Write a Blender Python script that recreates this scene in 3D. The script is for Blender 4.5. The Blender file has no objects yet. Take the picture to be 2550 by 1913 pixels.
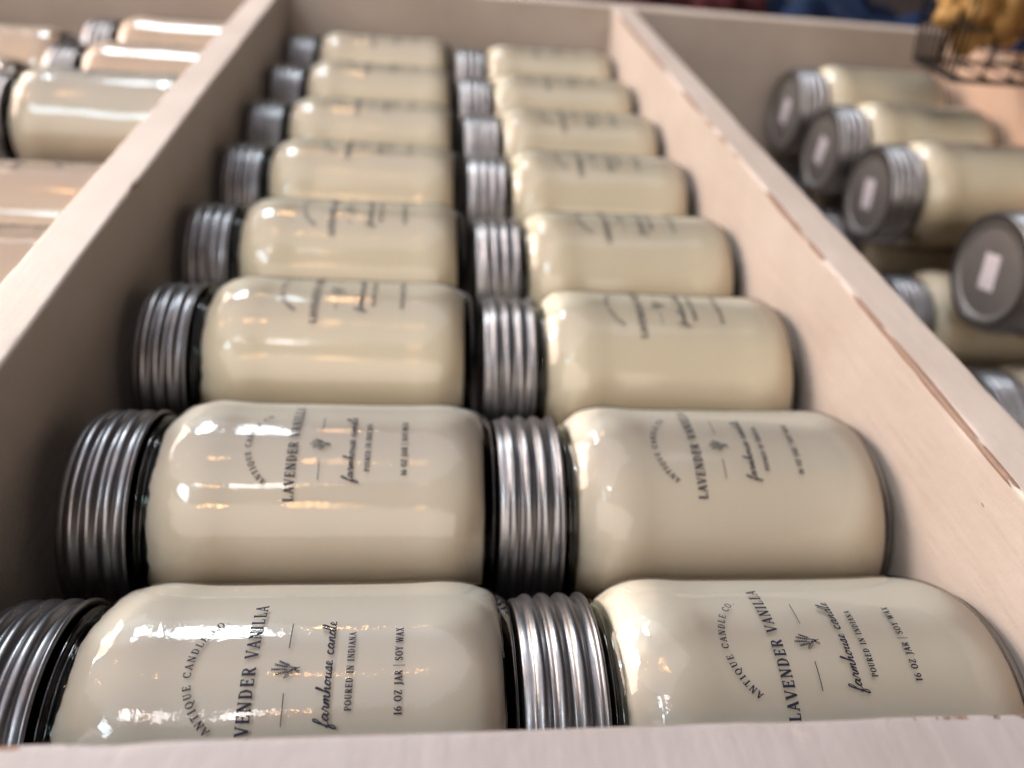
import bpy, bmesh, math, random
from mathutils import Vector, Matrix, noise
random.seed(7)
C = bpy.data.collections.new("scene"); bpy.context.scene.collection.children.link(C)
sc = bpy.context.scene
R_ = math.radians
# ------------------------------------------------------------------ camera
cd = bpy.data.cameras.new("camera"); cam = bpy.data.objects.new("camera", cd); C.objects.link(cam)
cam.location = (-.0089, -.0825, .2473); cam.rotation_euler = (.9434, -.0821, -.0821)
cd.sensor_width = 36; cd.lens = 28.35; cd.clip_start = .01; cd.clip_end = 50
cd.dof.use_dof = True; cd.dof.focus_distance = .200; cd.dof.aperture_fstop = 7.4
sc.camera = cam
# ------------------------------------------------------------------ world, lamps, exposure
w = bpy.data.worlds.new("World"); sc.world = w; w.use_nodes = True
bg = w.node_tree.nodes["Background"]; bg.inputs[0].default_value = (.80, .66, .56, 1); bg.inputs[1].default_value = .055
sc.view_settings.view_transform = 'Standard'; sc.view_settings.look = 'None'
sc.cycles.caustics_reflective = False; sc.cycles.caustics_refractive = False; sc.cycles.diffuse_bounces = 3
sc.cycles.use_denoising = True; sc.view_settings.exposure = .07; sc.view_settings.gamma = 1
O = Vector((-.05, .15, .07))
def area(name, d, dist, sx, sy, power, col):
    l = bpy.data.lights.new(name, 'AREA'); l.shape = 'RECTANGLE'; l.size = sx; l.size_y = sy
    l.energy = power; l.color = col
    o = bpy.data.objects.new(name, l); C.objects.link(o)
    o.location = O + Vector(d).normalized() * dist
    o.rotation_euler = (O - o.location).to_track_quat('-Z', 'Y').to_euler()
    return o
def bulb(d, dist, r, power, col=(1, .48, .16)):
    l = bpy.data.lights.new("bulb", 'POINT'); l.energy = power * 1.9; l.color = col; l.shadow_soft_size = r * .8
    o = bpy.data.objects.new("bulb", l); C.objects.link(o); o.location = O + Vector(d).normalized() * dist
area("window", (-.26, .68, .70), 2.6, .46, .50, 27, (.78, .92, 1))
area("key_panel", (-.84, .46, .40), 1.9, 1.7, .9, 62, (1, .78, .63))
area("side_window", (-.80, .42, .50), 2.6, .20, .50, 12, (.66, .88, 1))
area("ceiling_panel", (-.19, -.33, .93), 2.2, .13, .16, 1.7, (1, .90, .90))
area("skylight", (-.41, -.41, .82), 2.4, .50, .26, 10, (.72, .90, 1))
area("ceiling_soft", (-.38, .34, 1), 3.0, 3.6, 4.2, 72, (.91, .90, .98))
area("room_fill", (-.30, -.86, .62), 3.0, 3.8, 2.0, 62, (1, .87, .77))
for d, r, pw in (((-.086, .705, .704), .030, .9), ((-.060, .72, .70), .016, .3), ((-.117, .12, .985), .028, .8), ((-.06, .10, .99), .016, .3),
              ((-.13, -.613, .779), .028, .8), ((-.10, -.60, .79), .016, .3), ((-.115, -.355, .928), .02, .4), ((-.45, .25, .86), .03, .9),
              ((-.62, .10, .78), .03, .9)):
    bulb(d, 1.6, r, pw)

# ------------------------------------------------------------------ helpers
def link(name, me, mat, parent=None):
    o = bpy.data.objects.new(name, me); C.objects.link(o)
    if mat: me.materials.append(mat)
    if parent: o.parent = parent
    return o
def tag(o, label, cat=None, group=None, kind=None):
    if label: o['label'] = label
    if cat: o['category'] = cat
    if group: o['group'] = group
    if kind: o['kind'] = kind
    return o
def empty(name, loc=(0, 0, 0)):
    o = bpy.data.objects.new(name, None); o.empty_display_size = .02; C.objects.link(o); o.location = loc; return o
def mesh(name, vs, fs, smooth=True):
    me = bpy.data.meshes.new(name); me.from_pydata([tuple(v) for v in vs], [], fs); me.update()
    if smooth:
        for p in me.polygons: p.use_smooth = True
    return me
def lathe(name, prof, n=112, wob=None):
    vs, fs = [], []
    for i, (r, z) in enumerate(prof):
        for k in range(n):
            a = 2 * math.pi * k / n; rr, zz = r, z
            if wob: rr, zz = wob(i, a, r, z)
            vs.append((rr * math.cos(a), rr * math.sin(a), zz))
    for i in range(len(prof) - 1):
        for k in range(n):
            k2 = (k + 1) % n
            fs.append((i * n + k, i * n + k2, (i + 1) * n + k2, (i + 1) * n + k))
    me = mesh(name, vs, fs)
    return me
def smooth_prof(pts, sub=5):
    out = []
    for i in range(len(pts) - 1):
        p0 = pts[max(i - 1, 0)]; p1 = pts[i]; p2 = pts[i + 1]; p3 = pts[min(i + 2, len(pts) - 1)]
        for s in range(sub):
            t = s / sub
            out.append(tuple(.5 * ((2 * p1[j]) + (-p0[j] + p2[j]) * t + (2 * p0[j] - 5 * p1[j] + 4 * p2[j] - p3[j]) * t * t + (-p0[j] + 3 * p1[j] - 3 * p2[j] + p3[j]) * t ** 3) for j in range(len(p1))))
    out.append(pts[-1]); return out
class NT:
    def __init__(s, name):
        s.m = bpy.data.materials.new(name); s.m.use_nodes = True; s.t = s.m.node_tree; s.t.nodes.clear()
        s.out = s.n('ShaderNodeOutputMaterial')
    def n(s, typ, **kw):
        nd = s.t.nodes.new(typ)
        for k, v in kw.items():
            if k[0] == 'i' and k[1:].isdigit(): nd.inputs[int(k[1:])].default_value = v
            elif k in nd.bl_rna.properties: setattr(nd, k, v)
            else: nd.inputs[k.replace('_', ' ')].default_value = v
        return nd
    def l(s, a, b): s.t.links.new(a, b)
    def coord(s, scale=(1, 1, 1), rnd=True):
        tc = s.n('ShaderNodeTexCoord'); mp = s.n('ShaderNodeMapping'); mp.inputs['Scale'].default_value = scale
        s.l(tc.outputs['Object'], mp.inputs['Vector'])
        if rnd:
            oi = s.n('ShaderNodeObjectInfo'); m = s.n('ShaderNodeMath', operation='MULTIPLY'); m.inputs[1].default_value = 37.
            s.l(oi.outputs['Random'], m.inputs[0]); s.l(m.outputs[0], mp.inputs['Location'])
        return mp.outputs[0]
    def noise(s, vec, scale, detail=3, rough=.5):
        nd = s.n('ShaderNodeTexNoise'); nd.inputs['Scale'].default_value = scale; nd.inputs['Detail'].default_value = detail
        nd.inputs['Roughness'].default_value = rough; s.l(vec, nd.inputs['Vector']); return nd.outputs['Fac']
    def ramp(s, fac, stops):
        nd = s.n('ShaderNodeValToRGB'); e = nd.color_ramp.elements
        while len(e) < len(stops): e.new(.5)
        for k, (p, c) in enumerate(stops):
            e[k].position = p; e[k].color = c if len(c) == 4 else (*c, 1)
        s.l(fac, nd.inputs[0]); return nd.outputs[0]
    def math(s, op, a, b=None):
        nd = s.n('ShaderNodeMath', operation=op)
        for i, x in enumerate((a, b)):
            if x is None: continue
            if isinstance(x, (int, float)): nd.inputs[i].default_value = x
            else: s.l(x, nd.inputs[i])
        return nd.outputs[0]
    def bump(s, h, strength, dist, normal=None):
        nd = s.n('ShaderNodeBump'); nd.inputs['Strength'].default_value = strength; nd.inputs['Distance'].default_value = dist
        s.l(h, nd.inputs['Height'])
        if normal: s.l(normal, nd.inputs['Normal'])
        return nd.outputs[0]
    def mixc(s, f, a, b):
        nd = s.n('ShaderNodeMix', data_type='RGBA')
        for i, x in ((0, f), (6, a), (7, b)):
            if isinstance(x, (int, float)): nd.inputs[i].default_value = x
            elif isinstance(x, tuple): nd.inputs[i].default_value = (*x, 1) if len(x) == 3 else x
            else: s.l(x, nd.inputs[i])
        return nd.outputs[2]

# ------------------------------------------------------------------ materials
def mat_wax(tint):
    t = NT("wax"); v = t.coord()
    n1 = t.noise(v, 22, 3); n2 = t.noise(v, 260, 2)
    col = t.mixc(t.ramp(n1, [(.35, (0, 0, 0)), (.7, (1, 1, 1))]), tint, tuple(c * k for c, k in zip(tint, (.985, .975, .955))))
    b = t.n('ShaderNodeBsdfPrincipled'); t.l(col, b.inputs['Base Color'])
    b.inputs['Roughness'].default_value = .42; b.inputs['Subsurface Weight'].default_value = .40
    b.inputs['Subsurface Radius'].default_value = (1, .93, .80); b.inputs['Subsurface Scale'].default_value = .013
    t.l(t.bump(n2, .15, .0006), b.inputs['Normal']); t.l(b.outputs[0], t.out.inputs[0]); return t.m
def glassy(name, tint, shoulder=True, ior=1.52, rough=.015, gain=1.0):
    """clear glass wall: what is behind shows through, tinted, under a fresnel gloss with the ripples of pressed glass"""
    t = NT(name); v = t.coord((1, 1, 1)); vs = t.coord((1, 1, .35))
    h = t.math('MULTIPLY', t.noise(vs, 26, 2), 1.0)
    nrm = t.bump(h, .30, .0035)
    fine = t.noise(v, 650, 2, .6); nrm = t.bump(fine, .10, .0004, nrm)
    nrm = t.bump(t.noise(vs, 95, 2), .14, .0007, nrm)
    if shoulder:
        tc = t.n('ShaderNodeTexCoord'); sp = t.n('ShaderNodeSeparateXYZ'); t.l(tc.outputs['Object'], sp.inputs[0])
        d = t.math('ABSOLUTE', t.math('SUBTRACT', sp.outputs[2], .0990))
        msk = t.ramp(t.math('MULTIPLY', d, 60.), [(.0, (1, 1, 1)), (.75, (0, 0, 0))])
        nrm = t.bump(t.math('MULTIPLY', t.noise(v, 130, 1), msk), .7, .0010, nrm)
    tr = t.n('ShaderNodeBsdfTransparent'); tr.inputs[0].default_value = (*tint, 1)
    gl = t.n('ShaderNodeBsdfGlossy'); gl.inputs['Roughness'].default_value = rough; t.l(nrm, gl.inputs['Normal'])
    fr = t.n('ShaderNodeFresnel'); fr.inputs[0].default_value = ior; t.l(nrm, fr.inputs['Normal'])
    mx = t.n('ShaderNodeMixShader'); t.l(t.math('MULTIPLY', fr.outputs[0], gain), mx.inputs[0]); t.l(tr.outputs[0], mx.inputs[1]); t.l(gl.outputs[0], mx.inputs[2])
    t.l(mx.outputs[0], t.out.inputs[0]); return t.m
def mat_metal():
    t = NT("brushed_lid_metal"); v = t.coord((1, 1, 1)); tc = t.n('ShaderNodeTexCoord')
    sp = t.n('ShaderNodeSeparateXYZ'); t.l(v, sp.inputs[0])
    # brush marks: fine streaks around and across the band
    st = t.n('ShaderNodeMapping'); st.inputs['Scale'].default_value = (1, 1, .06); t.l(v, st.inputs[0])
    s1 = t.noise(st.outputs[0], 900, 2); s2 = t.noise(v, 60, 4, .6)
    col = t.mixc(t.ramp(s2, [(.35, (0, 0, 0)), (.7, (1, 1, 1))]), (.285, .28, .29), (.165, .16, .165))
    b = t.n('ShaderNodeBsdfPrincipled'); t.l(col, b.inputs['Base Color']); b.inputs['Metallic'].default_value = 1
    t.l(t.math('ADD', t.math('MULTIPLY', s2, .22), .24), b.inputs['Roughness'])
    t.l(t.bump(s1, .22, .0002), b.inputs['Normal']); t.l(b.outputs[0], t.out.inputs[0]); return t.m
def mat_plate():
    t = NT("pewter_lid_plate"); v = t.coord(); s2 = t.noise(v, 45, 4, .6)
    col = t.mixc(s2, (.30, .275, .26), (.20, .19, .185))
    b = t.n('ShaderNodeBsdfPrincipled'); t.l(col, b.inputs['Base Color']); b.inputs['Metallic'].default_value = .75
    b.inputs['Roughness'].default_value = .5; t.l(t.bump(t.noise(v, 700, 2), .15, .0002), b.inputs['Normal'])
    t.l(b.outputs[0], t.out.inputs[0]); return t.m
def mat_plain(name, col, rough=.6, metal=0, bump=None, var=None, spec=.5):
    t = NT(name); v = t.coord(); b = t.n('ShaderNodeBsdfPrincipled')
    if var:
        c = t.mixc(t.ramp(t.noise(v, var[1], 4, .6), [(.3, (0, 0, 0)), (.7, (1, 1, 1))]), col, var[0]); t.l(c, b.inputs['Base Color'])
    else: b.inputs['Base Color'].default_value = (*col, 1)
    b.inputs['Roughness'].default_value = rough; b.inputs['Metallic'].default_value = metal
    b.inputs['Specular IOR Level'].default_value = spec
    if bump: t.l(t.bump(t.noise(v, bump[0], 4), bump[1], bump[2]), b.inputs['Normal'])
    t.l(b.outputs[0], t.out.inputs[0]); return t.m
def mat_paint(base_col=(.445, .385, .345)):
    """old off-white paint brushed over wood: grain ridges, dents, scuffs, bare brown wood where edges are rubbed"""
    t = NT("worn_white_paint"); v = t.coord((1, 1, 1), True)
    blot = t.noise(v, 14, 4, .6); fine = t.noise(v, 260, 3, .6)
    grn = t.n('ShaderNodeMapping'); grn.inputs['Scale'].default_value = (1, .12, 1); t.l(v, grn.inputs[0])
    grain = t.noise(grn.outputs[0], 190, 3, .55)
    base = t.mixc(t.ramp(blot, [(.3, (0, 0, 0)), (.72, (1, 1, 1))]), base_col, tuple(c * k for c, k in zip(base_col, (.84, .81, .78))))
    scuff = t.ramp(t.noise(v, 75, 5, .68), [(.64, (0, 0, 0)), (.72, (1, 1, 1))])
    base = t.mixc(t.math('MULTIPLY', scuff, .6), base, (.44, .35, .31))
    vo = t.n('ShaderNodeTexVoronoi'); vo.inputs['Scale'].default_value = 70; t.l(v, vo.inputs['Vector'])
    wv = t.n('ShaderNodeVectorMath', operation='ADD'); nz = t.n('ShaderNodeTexNoise'); nz.inputs['Scale'].default_value = 210; t.l(v, nz.inputs['Vector'])
    ws = t.n('ShaderNodeVectorMath', operation='SCALE'); ws.inputs['Scale'].default_value = .012; t.l(nz.outputs['Color'], ws.inputs[0]); t.l(v, wv.inputs[0]); t.l(ws.outputs[0], wv.inputs[1]); t.l(wv.outputs[0], vo.inputs['Vector'])
    vr = t.math('MULTIPLY', vo.outputs['Distance'], 1.0)
    gate = t.ramp(t.noise(v, 9, 1), [(.5, (0, 0, 0)), (.6, (1, 1, 1))])
    pit = t.math('MULTIPLY', t.ramp(vr, [(.02, (1, 1, 1)), (.06, (0, 0, 0))]), gate)
    base = t.mixc(t.math('MULTIPLY', pit, .6), base, (.25, .18, .15))
    at = t.n('ShaderNodeAttribute', attribute_name='edge')
    ln = t.noise(grn.outputs[0], 120, 4, .7); chunk = t.noise(v, 17, 2)
    e = t.math('ADD', t.math('MULTIPLY', at.outputs['Fac'], .62), t.math('MULTIPLY', t.math('SUBTRACT', ln, .5), 1.1))
    e = t.math('ADD', e, t.math('MULTIPLY', t.math('SUBTRACT', chunk, .5), 1.5))
    chip = t.math('MULTIPLY', t.ramp(e, [(.66, (0, 0, 0)), (.70, (1, 1, 1))]), t.ramp(at.outputs['Fac'], [(.25, (0, 0, 0)), (.5, (1, 1, 1))]))
    wood = t.mixc(fine, (.22, .125, .08), (.11, .06, .038))
    base = t.mixc(chip, base, wood)
    b = t.n('ShaderNodeBsdfPrincipled'); t.l(base, b.inputs['Base Color']); b.inputs['Roughness'].default_value = .52
    h = t.math('ADD', t.math('MULTIPLY', grain, .5), t.math('MULTIPLY', fine, .25))
    h = t.math('SUBTRACT', h, t.math('MULTIPLY', pit, .8)); h = t.math('SUBTRACT', h, t.math('MULTIPLY', chip, .9))
    h = t.math('ADD', h, t.math('MULTIPLY', t.noise(v, 45, 2), .7))
    t.l(t.bump(h, .7, .0009), b.inputs['Normal']); t.l(b.outputs[0], t.out.inputs[0]); return t.m
M_wax = [mat_wax((.85, .745, .61)), mat_wax((.97, .82, .625)), mat_wax((.95, .69, .51))]
M_glass = glassy("clear_jar_glass", (.985, .992, .985))
M_neck = glassy("green_tinged_thick_glass", (.38, .41, .38), False)
M_base = glassy("thick_base_glass", (.12, .14, .10), False, 1.3, .08, .25)
M_metal = mat_metal(); M_plate = mat_plate(); M_paint = mat_paint()
M_ink = mat_plain("navy_ink", (.014, .017, .032), .6, spec=.15)
M_sticker = mat_plain("paper_sticker", (.60, .54, .56), .6, var=((.42, .37, .40), 420))

# ------------------------------------------------------------------ the printing on the jars
def box_cat(pts, sub=5): return smooth_prof([tuple(p) for p in pts], sub)
K, T, S = .17, .085, .075          # thick stem, thin stroke, serif
def ell(cx, cy, rx, ry, a0, a1, wv, wh, n=22):
    out = []
    for i in range(n + 1):
        a = R_(a0 + (a1 - a0) * i / n); out.append((cx + rx * math.cos(a), cy + ry * math.sin(a), wh + (wv - wh) * abs(math.cos(a)) ** 1.3))
    return out
def st(x0, y0, x1, y1, w_): return [(x0, y0, w_), (x1, y1, w_)]
def sf(x, y, h=.15): return [(x - h, y, S), (x + h, y, S)]
b0, t1 = S / 2, 1 - S / 2
G = {
 'A': (.86, [st(.10, 0, .42, 1, T), st(.40, 1, .76, 0, K), st(.2, .33, .62, .33, T), sf(.10, b0), sf(.76, b0)]),
 'N': (.92, [st(.16, 0, .16, 1, T), st(.16, 1, .76, 0, K), st(.76, 0, .76, 1, T), sf(.16, b0), sf(.12, t1, .12), sf(.76, t1)]),
 'T': (.78, [st(.39, 0, .39, 1, K), st(.04, t1, .74, t1, S), st(.06, 1, .06, .74, S), st(.72, 1, .72, .74, S), sf(.39, b0, .19)]),
 'I': (.46, [st(.23, 0, .23, 1, K), sf(.23, b0, .19), sf(.23, t1, .19)]),
 'Q': (.92, [ell(.45, .5, .37, .46, 0, 360, K, T), [(.42, .02, T), (.6, -.16, T * 1.3), (.86, -.2, T)]]),
 'O': (.92, [ell(.45, .5, .37, .46, 0, 360, K, T)]),
 'C': (.82, [ell(.45, .5, .37, .46, 42, 320, K, T), st(.74, 1, .74, .7, S)]),
 'U': (.88, [[(.18, 1, K), (.18, .4, K), (.22, .14, .13), (.42, .04, T), (.62, .14, T), (.68, .4, T), (.68, 1, T)], sf(.18, t1), sf(.68, t1)]),
 'E': (.78, [st(.2, 0, .2, 1, K), st(.04, b0, .7, b0, S), st(.04, t1, .66, t1, S), st(.2, .52, .54, .52, S), st(.68, 0, .68, .26, S), st(.64, 1, .64, .76, S), st(.54, .4, .54, .64, S)]),
 'D': (.90, [st(.2, 0, .2, 1, K), [(.04, b0, S), (.4, b0, S), (.64, .14, .12), (.76, .5, K), (.64, .86, .12), (.4, t1, S), (.04, t1, S)]]),
 'L': (.74, [st(.2, 0, .2, 1, K), st(.04, b0, .68, b0, S), sf(.2, t1, .18), st(.66, 0, .66, .3, S)]),
 'V': (.84, [st(.10, 1, .42, 0, K), st(.42, 0, .74, 1, T), sf(.11, t1), sf(.74, t1)]),
 'R': (.86, [st(.2, 0, .2, 1, K), [(.04, t1, S), (.42, t1, S), (.6, .9, .12), (.66, .76, K), (.58, .58, .12), (.42, .5, S), (.2, .5, S)], st(.42, .5, .74, 0, K), sf(.2, b0), sf(.76, b0, .1)]),
 'P': (.78, [st(.2, 0, .2, 1, K), [(.04, t1, S), (.42, t1, S), (.62, .9, .12), (.68, .74, K), (.6, .54, .12), (.42, .45, S), (.2, .45, S)], sf(.2, b0, .18)]),
 'W': (1.14, [st(.08, 1, .33, 0, K), st(.33, 0, .56, .95, T), st(.54, 1, .80, 0, K), st(.80, 0, 1.03, 1, T), sf(.09, t1, .13), sf(.56, t1, .13), sf(1.03, t1, .12)]),
 'X': (.86, [st(.14, 1, .72, 0, K), st(.12, 0, .70, 1, T), sf(.14, b0), sf(.72, b0), sf(.14, t1), sf(.70, t1)]),
 'Y': (.82, [st(.10, 1, .4, .46, K), st(.4, .46, .70, 1, T), st(.4, .5, .4, 0, K), sf(.11, t1), sf(.70, t1), sf(.4, b0, .18)]),
 'S': (.70, [box_cat([(.60, .76, S), (.52, .92, T), (.34, .97, T), (.14, .86, .13), (.16, .66, K), (.36, .52, K), (.56, .38, K), (.58, .16, .13), (.36, .03, T), (.14, .08, T), (.08, .26, S)], 4)]),
 'Z': (.76, [st(.06, t1, .66, t1, S), st(.66, .96, .08, .05, K), st(.06, b0, .68, b0, S), st(.08, 1, .08, .76, S), st(.68, 0, .68, .26, S)]),
 'J': (.52, [[(.32, 1, K), (.32, .1, K), (.26, -.12, .12), (.12, -.2, T), (.0, -.14, T)], sf(.32, t1, .18)]),
 '1': (.50, [st(.26, 0, .26, .98, K), st(.08, .8, .26, .96, T), sf(.26, b0, .2)]),
 '6': (.72, [box_cat([(.60, .92, T), (.42, .92, T), (.2, .72, .13), (.1, .38, K), (.18, .1, .13), (.36, .03, T), (.56, .12, .13), (.62, .32, K), (.54, .52, .12), (.36, .58, T), (.18, .46, T)], 4)]),
 '|': (.10, [st(.05, -.3, .05, 1.25, .07)]),
 '.': (.34, [st(.1, .06, .22, .06, .14)]),
 ' ': (.48, []),
}
SCR = {
 'f': (.62, [(0, .05), (.3, .9), (.62, 2.0), (.62, 2.45), (.44, 2.4), (.3, 1.6), (.2, 0), (.08, -1.0), (.2, -1.3), (.4, -.9), (.36, -.1), (.62, .12)]),
 'a': (1.0, [(0, .12), (.4, .85), (.74, .86), (.45, 1.0), (.16, .6), (.2, .12), (.48, .06), (.78, .92), (.72, .2), (.84, .02), (1.0, .12)]),
 'r': (.74, [(0, .12), (.2, .9), (.24, 1.15), (.32, .92), (.54, .9), (.5, .25), (.6, .03), (.74, .12)]),
 'm': (1.25, [(0, .12), (.2, .98), (.14, 0), (.4, .88), (.56, .9), (.5, .02), (.76, .88), (.94, .9), (.9, .2), (1.04, .02), (1.25, .12)]),
 'n': (.9, [(0, .12), (.2, .98), (.14, 0), (.42, .88), (.6, .9), (.56, .2), (.7, .02), (.9, .12)]),
 'h': (.86, [(0, .12), (.34, 1.5), (.46, 2.25), (.34, 2.4), (.24, 1.6), (.12, 0), (.38, .85), (.56, .88), (.54, .2), (.68, .02), (.86, .12)]),
 'o': (.82, [(0, .12), (.2, .8), (.4, .98), (.16, .66), (.14, .2), (.36, .02), (.6, .4), (.5, .86), (.4, .96), (.6, .78), (.82, .8)]),
 'u': (.86, [(0, .6), (.16, .95), (.12, .25), (.28, .02), (.52, .3), (.62, .95), (.58, .2), (.7, .02), (.86, .12)]),
 's': (.68, [(0, .12), (.36, 1.08), (.46, .6), (.44, .1), (.2, .0), (.1, .14), (.4, .02), (.68, .12)]),
 'e': (.72, [(0, .12), (.36, .45), (.48, .82), (.3, 1.0), (.14, .6), (.2, .1), (.44, .03), (.72, .12)]),
 'c': (.74, [(.56, .76), (.5, .96), (.26, .9), (.12, .5), (.2, .1), (.44, .03), (.74, .12)]),
 'd': (1.0, [(0, .12), (.4, .85), (.7, .86), (.44, 1.0), (.16, .6), (.2, .12), (.48, .06), (.74, .9), (.98, 2.35), (.74, .3), (.84, .02), (1.0, .12)]),
 'l': (.52, [(0, .12), (.32, 1.3), (.44, 2.15), (.32, 2.35), (.22, 1.5), (.16, .3), (.28, .02), (.52, .12)]),
}
def label_mesh():
    vs, fs = [], []; lift = [0]
    def ribbon(pts):           # pts: (s mm, h mm, width mm)
        q = []
        for p in pts:
            if not q or math.hypot(p[0] - q[-1][0], p[1] - q[-1][1]) > 1e-4: q.append(p)
        # split long pieces so that they follow the curve of the glass
        r = [q[0]]
        for p in q[1:]:
            d = math.hypot(p[0] - r[-1][0], p[1] - r[-1][1]); n = max(1, int(d / .7)); a = r[-1]
            for k in range(1, n + 1): r.append(tuple(a[j] + (p[j] - a[j]) * k / n for j in range(3)))
        q = r; base = len(vs); lift[0] = (lift[0] + 1) % 9; rr = .0401 + lift[0] * 2.5e-6
        for i, p in enumerate(q):
            a = q[max(i - 1, 0)]; b = q[min(i + 1, len(q) - 1)]; dx, dy = b[0] - a[0], b[1] - a[1]; L = math.hypot(dx, dy) or 1
            wd_ = p[2] * 1.10 + .04; nx, ny = -dy / L * wd_ / 2, dx / L * wd_ / 2
            for sx in (1, -1):
                s_, h_ = p[0] + nx * sx, p[1] + ny * sx
                a_ = s_ / 40.0; vs.append((rr * math.cos(a_), rr * math.sin(a_), (h_ + 4.0) / 1000))
        for i in range(len(q) - 1): fs.append((base + 2 * i, base + 2 * i + 1, base + 2 * i + 3, base + 2 * i + 2))
    def width(txt, sp): return sum(G[c][0] + sp for c in txt) - sp
    def line(txt, h0, cap, total, s0=0, squeeze=1.0, wt=1.0):
        sp = .2; wd = width(txt, sp)
        kx = total / wd; x = s0 - total / 2
        for c in txt:
            for stf in G[c][1]: ribbon([(x + p[0] * kx, h0 + p[1] * cap, p[2] * cap * wt) for p in stf])
            x += (G[c][0] + sp) * kx
    def arc(txt, half, hend, sag, cap):
        # circle through (-half,hend) (0,hend+sag) (half,hend)
        Rr = (half * half + sag * sag) / (2 * sag); cy = hend + sag - Rr; th = math.asin(half / Rr)
        sp = .28; wd = width(txt, sp); arcl = 2 * th * Rr; kx = arcl / wd; u = -arcl / 2
        for c in txt:
            for stf in G[c][1]:
                pts = []
                for p in stf:
                    cu = u + G[c][0] * kx / 2; al = cu / Rr; lx = (p[0] - G[c][0] / 2) * kx; ly = p[1] * cap
                    ox, oy = Rr * math.sin(al), cy + Rr * math.cos(al)
                    pts.append((ox + lx * math.cos(al) + ly * math.sin(al), oy - lx * math.sin(al) + ly * math.cos(al), p[2] * cap))
                ribbon(pts)
            u += (G[c][0] + sp) * kx
    arc("ANTIQUE CANDLE CO.", 13.0, 66.2, 6.0, 1.75)
    line("LAVENDER VANILLA", 57.9, 3.0, 38.6)
    for sg in (-1, 1): ribbon([(sg * 5.4, 51.0, .16), (sg * 12.6, 51.0, .16)])
    line("POURED IN INDIANA", 35.6, 1.6, 19.2)
    line("16 OZ JAR | SOY WAX", 24.2, 1.8, 21.6)
    # script line
    xh = 1.35; words = "farmhouse candle"; tot = sum((SCR[c][0] if c != ' ' else .62) for c in words); kx = 26.2 / tot; x = -13.1
    run = []
    def flush():
        if len(run) > 2:
            sm = smooth_prof(run, 4); out = []
            for i, p in enumerate(sm):
                a = sm[max(i - 1, 0)]; b = sm[min(i + 1, len(sm) - 1)]; up = (b[1] - a[1])
                out.append((p[0] + (p[1] - 40.6) * .22, p[1], .34 if up < 0 else .2))
            ribbon(out)
        run.clear()
    for c in words:
        if c == ' ': flush(); x += .62 * kx; continue
        if c == 'c': flush()
        pts = SCR[c][1]
        for k, p in enumerate(pts):
            if k == 0 and run: continue
            run.append((x + p[0] * kx, 40.6 + p[1] * xh))
        x += SCR[c][0] * kx
    flush()
    # lavender sprig
    def stalk(p0, p1, p2, n0=.11): ribbon([(x_, y_, n0) for x_, y_ in smooth_prof([p0, p1, p2], 5)])
    cx, cy = 0, 48.2
    for (tx, ty, bend) in ((0.1, 6.0, -.15), (1.25, 5.3, .15), (2.0, 4.4, .35), (-1.05, 4.9, -.4)):
        stalk((cx + .35, cy + .1), (cx + tx * .35 + bend * .5, cy + 2.3), (cx + tx, cy + ty))
        for k in range(6):                     # flower buds up the stalk
            f = .52 + .48 * k / 5; px, py = cx + tx * f + .1 * (1 - f), cy + ty * f
            for sg in (-1, 1): ribbon([(px, py - .10, .10), (px + sg * .22, py + .12, .22), (px + sg * .20, py + .30, .04)])
    lf = [(cx + .1, cy + 1.4, .05), (cx - 1.0, cy + 1.7, .12), (cx - 1.9, cy + 2.7, .12), (cx - 2.0, cy + 3.3, .12), (cx - 1.3, cy + 3.0, .12), (cx - .5, cy + 2.2, .12), (cx + .1, cy + 1.4, .12)]
    ribbon(lf); ribbon([(cx, cy + 1.5, .1), (cx - 1.9, cy + 3.1, .1)])
    for d in (-.9, -.4, .5): ribbon([(cx + .1 - d * .2, cy + 1.6, .10), (cx + d, cy - .3, .14)])
    ribbon([(cx - .35, cy + .75, .16), (cx + .5, cy + 1.0, .16)])
    return mesh("printed_label", vs, fs)

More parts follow.
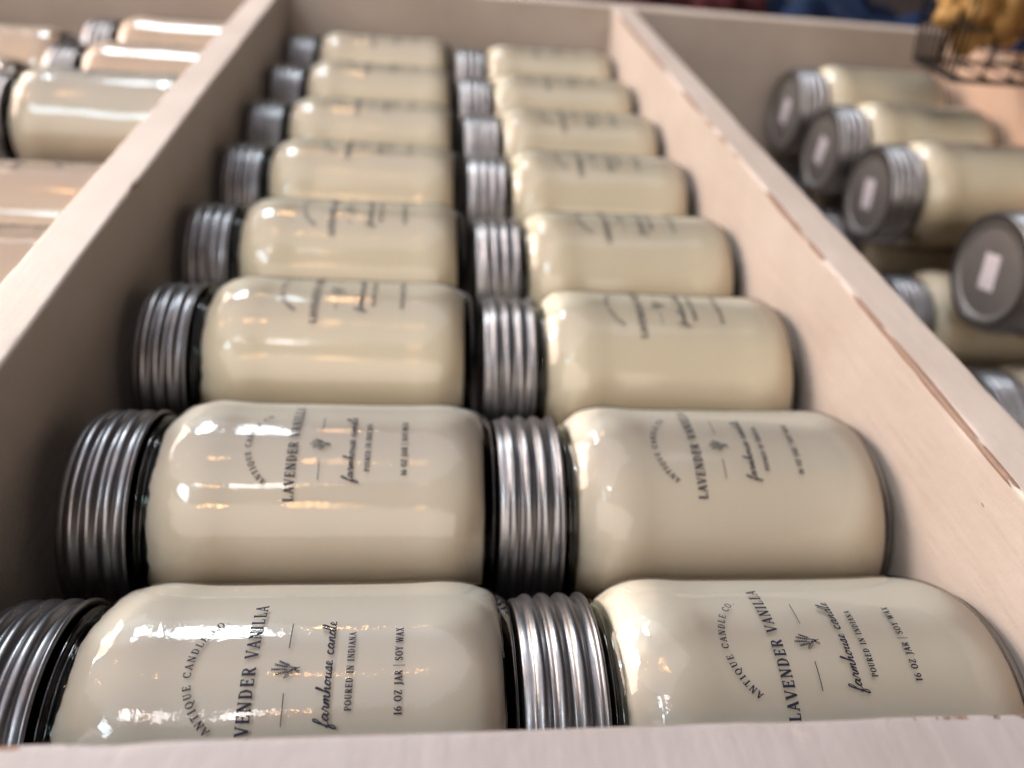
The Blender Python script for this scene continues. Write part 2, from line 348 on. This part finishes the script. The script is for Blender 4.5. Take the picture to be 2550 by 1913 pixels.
# ------------------------------------------------------------------ the candle jar, standing on its base, lid at the top
L = .132
def make_jar():
    root = empty("candle_jar")
    shell = [(.0364, .0034), (.0376, .0052), (.0389, .0085), (.0396, .0115), (.0400, .0150), (.04005, .020), (.0397, .028), (.03955, .045), (.0396, .062), (.0396, .079), (.0401, .087), (.0402, .0920), (.0396, .0965), (.0382, .1007), (.0360, .1040), (.0338, .1063)]
    link("glass_body", lathe("glass_body", smooth_prof(shell, 4), 128), M_glass, root)
    def wob(i, a, r, z):
        if z > .102: z += .0016 * noise.noise(Vector((math.cos(a) * 3, math.sin(a) * 3, 1.7))) + .0006 * noise.noise(Vector((math.cos(a) * 9, math.sin(a) * 9, 4.)))
        return r, z
    wx = [(r - .0008, z) for r, z in smooth_prof(shell, 3)]; wx = [(.0002, .0040)] + wx[1:-2] + [(.0322, .1057), (.0305, .1061), (.0002, .1058)]
    wax = link("wax", lathe("wax", wx, 96, wob), None, root); wax.data.materials.append(M_wax[0])
    neck = [(.0338, .1063), (.0331, .1073), (.0333, .1080), (.0342, .1086), (.0342, .1094), (.0330, .1101), (.0326, .1130)]
    nk = link("glass_neck", lathe("glass_neck", smooth_prof(neck, 4), 112), M_neck, root)
    inner = [(.0300, .1070), (.0298, .113)]
    link("inner_wall", lathe("inner_wall", inner, 80), M_neck, nk)
    base = [(.0364, .0034), (.0360, .0022), (.0352, .0008), (.0335, 0), (.029, .0005), (.024, .0022), (.0002, .0030)]
    link("glass_base", lathe("glass_base", smooth_prof(base, 4), 112), M_base, root)
    band = [(.0343, .1062), (.0354, .1058), (.0360, .1064), (.0358, .1071), (.0347, .1078), (.0344, .1088), (.0345, .1098), (.0354, .1106), (.0359, .1117), (.0357, .1129), (.0347, .1138), (.0344, .1145), (.0347, .1153), (.0356, .1162), (.0359, .1173), (.0355, .1184), (.0346, .1191), (.0343, .1197), (.0347, .1204), (.0355, .1212), (.0357, .1223), (.0352, .1234), (.0346, .1240), (.0345, .1252), (.0342, .1262), (.0334, .1268), (.0300, .1266), (.0296, .1262)]
    band = [(a, b + .005) for a, b in band]
    bd = link("lid_band", lathe("lid_band", smooth_prof(band, 3), 144), M_metal, root)
    plate = [(.0298, .1262), (.0285, .1262), (.0272, .1257), (.0250, .1256), (.0002, .1257)]
    plate = [(a, b + .005) for a, b in plate]
    link("lid_plate", lathe("lid_plate", smooth_prof(plate, 2), 96), M_plate, root)
    link("printed_label", label_mesh(), M_ink, root)
    return root
PROTO = make_jar(); PARTS = list(PROTO.children); used = [False]
# a wax-only mesh with the slightly yellower wax
wax_yellow = [o for o in PARTS if o.name.startswith("wax")][0].data.copy(); wax_yellow.materials.clear(); wax_yellow.materials.append(M_wax[1])
wax_peach = wax_yellow.copy(); wax_peach.materials.clear(); wax_peach.materials.append(M_wax[2])
def sticker_mesh(sx=.013, sy=.021):
    bm = bmesh.new(); bmesh.ops.create_cube(bm, size=1); bmesh.ops.scale(bm, vec=(sx, sy, .00012), verts=bm.verts)
    me = bpy.data.meshes.new("price_sticker"); bm.to_mesh(me); bm.free(); return me
STK = sticker_mesh(); STK.materials.append(M_sticker)
def jar(base, roll, label, group, yaw=0, pitch=0, yellow=False, peach=False, rightcol=False, sticker=False, flip=False):
    if not used[0]: r = PROTO; used[0] = True; kids = PARTS
    else:
        r = PROTO.copy(); C.objects.link(r); kids = []
        for ch in PARTS:
            c = ch.copy(); C.objects.link(c); c.parent = r; kids.append(c)
            for g in ch.children:
                d = g.copy(); C.objects.link(d); d.parent = c
    for c in kids:
        if c.name.startswith("wax") and yellow: c.data = wax_yellow
        if c.name.startswith("wax") and peach: c.data = wax_peach
    for c in kids:
        if c.name.startswith('printed_label') and rightcol: c.location.z = .0036
    M = Matrix.Rotation(R_(yaw), 4, 'Z') @ Matrix.Rotation(R_(-90 + pitch), 4, 'Y') @ Matrix.Rotation(R_(roll), 4, 'Z')
    r.rotation_euler = M.to_euler(); r.location = base
    tag(r, label, "candle", group)
    if sticker:
        s = bpy.data.objects.new("price_sticker", STK); C.objects.link(s); s.parent = r
        s.location = (.0, 0, .13076); s.rotation_euler = (0, 0, R_(sticker - roll)); s['label'] = "small white price sticker on the lid"
    return r

# ------------------------------------------------------------------ the tray
H = .1086; XL, XR, TH = -.1249, .1519, .0190; YB = .675; FL = -.086
def board(name, p0, p1, z0, z1, th, parent, axis='Y', seed=0, chips=(1, 1)):
    """p0..p1 along the axis; cross section th wide, z0..z1 high, rounded top edges that carry the 'edge' wear value"""
    r = .0013; prof = []   # (across, z, edge)
    prof.append((-th / 2, z0, 0)); zz = z0
    for k in range(1, 6): prof.append((-th / 2, z0 + (z1 - .006 - z0) * k / 5, 0))
    prof += [(-th / 2, z1 - .0032, .15 * chips[0]), (-th / 2, z1 - .0022, .45 * chips[0])]
    for k in range(4):
        a = math.pi - k * math.pi / 6; prof.append((-th / 2 + r + r * math.cos(a), z1 - r + r * math.sin(a), 1.0 * chips[0]))
    prof += [(-th / 2 + .0022, z1, .3 * chips[0]), (-th / 2 + .0035, z1, 0), (0, z1, 0), (th / 2 - .0035, z1, 0), (th / 2 - .0022, z1, .3 * chips[1])]
    for k in range(4):
        a = math.pi / 2 - k * math.pi / 6; prof.append((th / 2 - r + r * math.cos(a), z1 - r + r * math.sin(a), 1.0 * chips[1]))
    prof += [(th / 2, z1 - .0022, .45 * chips[1]), (th / 2, z1 - .0032, .15 * chips[1])]
    for k in range(6): prof.append((th / 2, z1 - .006 + (z0 - z1 + .006) * k / 5, 0))
    ln = math.hypot(p1[0] - p0[0], p1[1] - p0[1]); n = max(40, int(ln / .0022)); vs, fs, ed = [], [], []
    dx, dy = (p1[0] - p0[0]) / ln, (p1[1] - p0[1]) / ln
    for i in range(n + 1):
        t = i / n
        for j, (a, z, e) in enumerate(prof):
            q = t * ln; wv = .0009 * noise.noise(Vector((q * 9 + seed, j * .02, seed)))
            nk = .0007 * noise.noise(Vector((q * 60 + seed, seed * 3.1 + (0 if a < 0 else 9), 1))) * e
            a2 = a + wv * (1 if a > 0 else -1) * .5 - (1 if a > 0 else -1) * max(0, nk) ; z2 = z + (.0006 * noise.noise(Vector((q * 11 + seed, 5, a * 30))) if z > z1 - .004 else 0) - max(0, nk)
            vs.append((p0[0] + dx * q - dy * a2, p0[1] + dy * q + dx * a2, z2)); ed.append(e)
    m = len(prof)
    for i in range(n):
        for j in range(m - 1): fs.append((i * m + j, (i + 1) * m + j, (i + 1) * m + j + 1, i * m + j + 1))
    fs.append(tuple(range(m))); fs.append(tuple(reversed(range(n * m, n * m + m))))
    me = mesh(name, vs, fs); at = me.attributes.new('edge', 'FLOAT', 'POINT')
    for k, v in enumerate(ed): at.data[k].value = v
    bm = bmesh.new(); bm.from_mesh(me); bmesh.ops.recalc_face_normals(bm, faces=bm.faces); bm.to_mesh(me); bm.free()
    return link(name, me, M_paint, parent)
def slab(name, x0, x1, y0, y1, z0, z1, mat, parent):
    bm = bmesh.new(); bmesh.ops.create_cube(bm, size=1)
    bmesh.ops.scale(bm, vec=(x1 - x0, y1 - y0, z1 - z0), verts=bm.verts); bmesh.ops.translate(bm, vec=((x0 + x1) / 2, (y0 + y1) / 2, (z0 + z1) / 2), verts=bm.verts)
    bmesh.ops.bevel(bm, geom=bm.edges[:], offset=.0008, segments=2, affect='EDGES')
    me = bpy.data.meshes.new(name); bm.to_mesh(me); bm.free(); return link(name, me, mat, parent)
tray = empty("display_tray", (0, .33, FL)); tag(tray, "long white painted wooden tray with two dividers, paint chipped brown along its edges", "tray")
XE = XR + TH + .284; XW = XL - TH - .277
bb = []
bb.append(board("front_board", (XW, -.0125), (XE, -.0125), FL, H, .025, tray, seed=4, chips=(0, .80))); bb[-1].data.materials[0] = mat_paint((.33, .30, .30))  # shade over the front board is put into this greyer paint colour
bb.append(board("divider", (XL - TH / 2, .0003), (XL - TH / 2, YB + .006), FL, H, TH, tray, seed=11, chips=(.62, .60)))
bb.append(board("divider", (XR + TH / 2, .0003), (XR + TH / 2, YB + .006), FL, H - .0002, TH, tray, seed=27, chips=(.5, 1.32)))
bb.append(board("back_board", (XW, YB + .012 + TH / 2), (XE, YB - .02 + TH / 2), FL, H + .0006, TH, tray, seed=5, chips=(0, .6)))
bb.append(board("side_board", (XE + TH / 2, -.025), (XE + TH / 2, YB + TH), FL, H - .0004, TH, tray, seed=8)); bb[-1].data.materials[0] = mat_paint((.52, .36, .27))  # right board: warm lamp glow is mixed into its paint colour
bb.append(board("side_board", (XW - TH / 2, -.025), (XW - TH / 2, YB + TH), FL, H - .0004, TH, tray, seed=9))
slab("bottom_board", XW + .0002, XE - .0002, .0005, YB - .0005, FL, FL + .006, M_paint, tray)
slab("raised_floor", XL + .0004, XR - .0004, .0006, YB - .0006, -.008, 0, M_paint, tray)
slab("raised_floor", XW + .0006, XL - TH - .0004, .0006, YB - .0006, -.006, .0012, M_paint, tray)
for o in tray.children: o.location = (0, -.33, -FL)

# ------------------------------------------------------------------ jars, middle compartment
ordn = ["nearest", "second", "third", "fourth", "fifth", "sixth", "seventh", "farthest"]
LY = [.0405, .1212, .2080, .2915, .3745, .4560, .5440, .6320]; RY = [.0405, .1210, .2045, .2895, .3760, .4570, .5400, .6250]
LR = [-10.5, -11, 1, -3, 7, 4, 6, 0]; RR = [-4, -9, 0, 2, -1, -4, 2, 4]
LB = [.0166, .0160, .0128, .0118, .0125, .0122, .0130, .0125]
def where(k, side):
    if k == 0: return f"front {side} candle jar in the middle compartment, touching the front board"
    if k == 7: return f"last {side} candle jar in the middle compartment, against the back board"
    return f"{ordn[k]} candle jar from the front board in the {side} column of the middle compartment"
for k in range(8):
    jar((LB[k], LY[k], .0402), LR[k], where(k, "left"), "candle jars in the middle compartment", yaw=random.uniform(-1.1, 1.1) if k else 0, yellow=k > 1)
for k in range(8):
    jar((.1492 + random.uniform(-.0003, .0005), RY[k], .0402), RR[k], where(k, "right"), "candle jars in the middle compartment", yaw=random.uniform(-.9, .9) if k else 0, yellow=k > 1, rightcol=True)
# left compartment
for k, (y, z, roll, lb) in enumerate([(.080, .0415, 30, "near the front board"), (.163, .0415, -10, ""), (.2465, .0415, 25, ""), (.3220, .0415, 20, ""), (.4600, .0480, 20, ""), (.5540, .0415, 30, ""), (.6355, .0415, 30, "")]):
    o = jar((-.1535 if k == 4 else -.1455, y, z), roll, ["first", "second", "third", "fourth", "fifth", "sixth", "last"][k] + " candle jar from the front beside the left divider, in the left compartment", "candle jars in the left compartment", peach=(k != 4))
for k, (y, roll) in enumerate([(.50, 20), (.585, 40)]):
    jar((-.276, y, .0415), roll, ("rear" if k else "front") + " one of two candle jars in the outer column at the far left edge", "candle jars in the left compartment", peach=True)
# right compartment: lower layer then upper layer, lids facing the divider
for k, y in enumerate([.138, .275, .395, .515, .62]):
    jar((.4520, y, FL + .0465), 20, ["nearest", "second", "third", "fourth", "farthest"][k] + " jar of the lower layer in the right compartment, half hidden behind the divider", "lower candle jars in the right compartment", yellow=True)
for y, z, x, roll, st_, lb in [(.314, .0460, .4535, 18, 104, "nearest stacked jar at the right edge, big grey lid with a white price sticker"),
                    (.4560, .0340, .4480, 18, 104, "second nearest stacked jar in the right compartment, full grey lid with upright sticker"),
                    (.5400, .0360, .4450, 30, 85, "third stacked jar in the right compartment, lid partly behind the next lid"),
                    (.6110, .0450, .4380, 40, 88, "rearmost stacked jar in the right compartment, against the back board")]:
    jar((x, y, z + .0), roll, lb, "stacked candle jars in the right compartment", yellow=True, sticker=st_)

# ------------------------------------------------------------------ wire basket on the right side board
M_wire = mat_plain("black_wire", (.02, .018, .017), .35, .6)
def tube(vs, fs, pts, r, n=6, closed=False):
    m = len(pts)
    for i, p in enumerate(pts):
        a = Vector(pts[(i - 1) % m if closed else max(i - 1, 0)]); b = Vector(pts[(i + 1) % m if closed else min(i + 1, m - 1)])
        d = (b - a).normalized(); u = d.orthogonal().normalized() if abs(d.z) > .9 else d.cross(Vector((0, 0, 1))).normalized(); v = d.cross(u)
        for k in range(n):
            t = 2 * math.pi * k / n; vs.append(Vector(p) + (u * math.cos(t) + v * math.sin(t)) * r)
    b0_ = len(vs) - m * n
    for i in range(m if closed else m - 1):
        for k in range(n):
            i2 = (i + 1) % m; fs.append((b0_ + i * n + k, b0_ + i * n + (k + 1) % n, b0_ + i2 * n + (k + 1) % n, b0_ + i2 * n + k))
def rect(x0, x1, y0, y1, z, n=10): 
    P = [(x0, y0), (x1, y0), (x1, y1), (x0, y1)]; out = []
    for i in range(4):
        a, b = P[i], P[(i + 1) % 4]
        for k in range(n): out.append((a[0] + (b[0] - a[0]) * k / n, a[1] + (b[1] - a[1]) * k / n, z))
    return out
bx0, bx1, by0, by1, bz0, bz1 = .366, .56, .484, .540, H + .0025, H + .10
bk = empty("wire_basket", ((bx0 + bx1) / 2, (by0 + by1) / 2, bz0)); tag(bk, "small black wire basket standing on the right side of the tray, with gold foil", "basket")
bo = Vector(bk.location)
def wires(name, lists, closed, r):
    vs, fs = [], []
    for l_ in lists: tube(vs, fs, [Vector(p) - bo for p in l_], r, closed=closed)
    return link(name, mesh(name, vs, fs), M_wire, bk)
wires("rim", [rect(bx0 - .012, bx1 + .012, by0 - .012, by1 + .012, bz1)], True, .0022)
wires("base_ring", [rect(bx0, bx1, by0, by1, bz0), ], True, .0020)
ver = []
for i in range(10):
    t = i / 9
    for (x, y, X, Y) in ((bx0 + (bx1 - bx0) * t, by0, bx0 - .012 + (bx1 - bx0 + .024) * t, by0 - .012), (bx0 + (bx1 - bx0) * t, by1, bx0 - .012 + (bx1 - bx0 + .024) * t, by1 + .012),
                         (bx0, by0 + (by1 - by0) * t, bx0 - .012, by0 - .012 + (by1 - by0 + .024) * t), (bx1, by0 + (by1 - by0) * t, bx1 + .012, by0 - .012 + (by1 - by0 + .024) * t)):
        ver.append([(x, y, bz0), ((x + X) / 2, (y + Y) / 2, (bz0 + bz1) / 2), (X, Y, bz1)])
wires("side_wires", ver, False, .0011)
wires("cross_wires", [rect(bx0 - .004, bx1 + .004, by0 - .004, by1 + .004, bz0 + .035), rect(bx0 - .008, bx1 + .008, by0 - .008, by1 + .008, bz0 + .07)], True, .0011)
wires("floor_wires", [[(bx0 + (bx1 - bx0) * (i + .5) / 9, by0, bz0), (bx0 + (bx1 - bx0) * (i + .5) / 9, by1, bz0)] for i in range(9)], False, .0010)
# crumpled things in the basket
def lump(name, loc, sc_, seed, amp, freq, mat, sub=5):
    bm = bmesh.new(); bmesh.ops.create_icosphere(bm, subdivisions=sub, radius=1)
    for v in bm.verts:
        p = v.co.copy(); d = 1 + amp * (abs(noise.noise(p * freq + Vector((seed, 0, 0)))) * 2 - .5) + amp * .5 * noise.noise(p * freq * 2.7 + Vector((0, seed, 0)))
        v.co = Vector((p.x * sc_[0], p.y * sc_[1], p.z * sc_[2])) * d
    me = bpy.data.meshes.new(name); bm.to_mesh(me); bm.free()
    o = link(name, me, mat); o.location = loc; return o
M_gold = mat_plain("gold_foil", (.50, .32, .12), .42, .5, var=((.28, .14, .04), 30))
M_brown = mat_plain("brown_wrap", (.16, .075, .035), .4, 0, var=((.35, .2, .09), 60))
o = lump("gold_wrapper", (bx0 + .020, by0 + .022, bz0 + .064), (.036, .030, .046), 3, .24, 1.9, M_gold); tag(o, "crumpled gold foil wrapper at the left end of the wire basket", "wrapper")
o = lump("brown_packet", (bx0 + .110, by0 + .028, bz0 + .045), (.042, .026, .040), 9, .28, 2.0, M_brown); tag(o, "dark brown packet beside the gold wrapper in the wire basket", "packet")
# ------------------------------------------------------------------ beyond the tray
tab = slab("table", -1.2, 1.8, -.6, 2.6, FL - .034, FL - .004, mat_plain("dark_table", (.05, .035, .03), .5), None); tag(tab, None, None, None, "structure")
for o in (): pass
shelf = slab("side_shelf", XE + TH + .002, XE + TH + .3, .30, .60, FL - .003, H, mat_plain('tan_wood', (.30, .17, .10), .5, var=((.20, .11, .065), 20)), None); tag(shelf, "tan wooden stand right of the tray, under the wire basket", "stand")
def cloth(name, x0, x1, y0, y1, z0, z1, seed, mat):
    nx, ny = 90, 40; vs, fs = [], []
    for j in range(ny + 1):
        for i in range(nx + 1):
            u, v = i / nx, j / ny; ex = min(u, 1 - u, v, 1 - v); top = min(1, ex / .08) ** .5
            h = z0 + (z1 - z0) * top * (.86 + .5 * noise.noise(Vector((u * 5 + seed, v * 4, 0))) + .18 * noise.noise(Vector((u * 14, v * 9, seed))))
            vs.append((x0 + (x1 - x0) * u, y0 + (y1 - y0) * v, h if ex > 0 else z0))
    for j in range(ny):
        for i in range(nx): a = j * (nx + 1) + i; fs.append((a, a + 1, a + nx + 2, a + nx + 1))
    n = len(vs); vs += [(x0, y0, z0), (x1, y0, z0), (x1, y1, z0), (x0, y1, z0)]; fs.append((n + 3, n + 2, n + 1, n))
    return link(name, mesh(name, vs, fs), mat)
FZ = FL - .004
o = cloth("folded_cloth", .14, .36, .75, 1.15, FZ, .075, 2, mat_plain("dark_red_cloth", (.035, .006, .007), .9, bump=(300, .4, .001), var=((.012, .003, .004), 20), spec=.1)); tag(o, "dark red folded cloth behind the back board, left of the navy one", "cloth")
o = cloth("folded_cloth", .37, .90, .75, 1.15, FZ, .085, 8, mat_plain("navy_cloth", (.003, .004, .010), .8, bump=(300, .4, .001), var=((.010, .024, .065), 9), spec=.1)); tag(o, "navy and blue folded cloth behind the back board, left of the wire basket", "cloth")
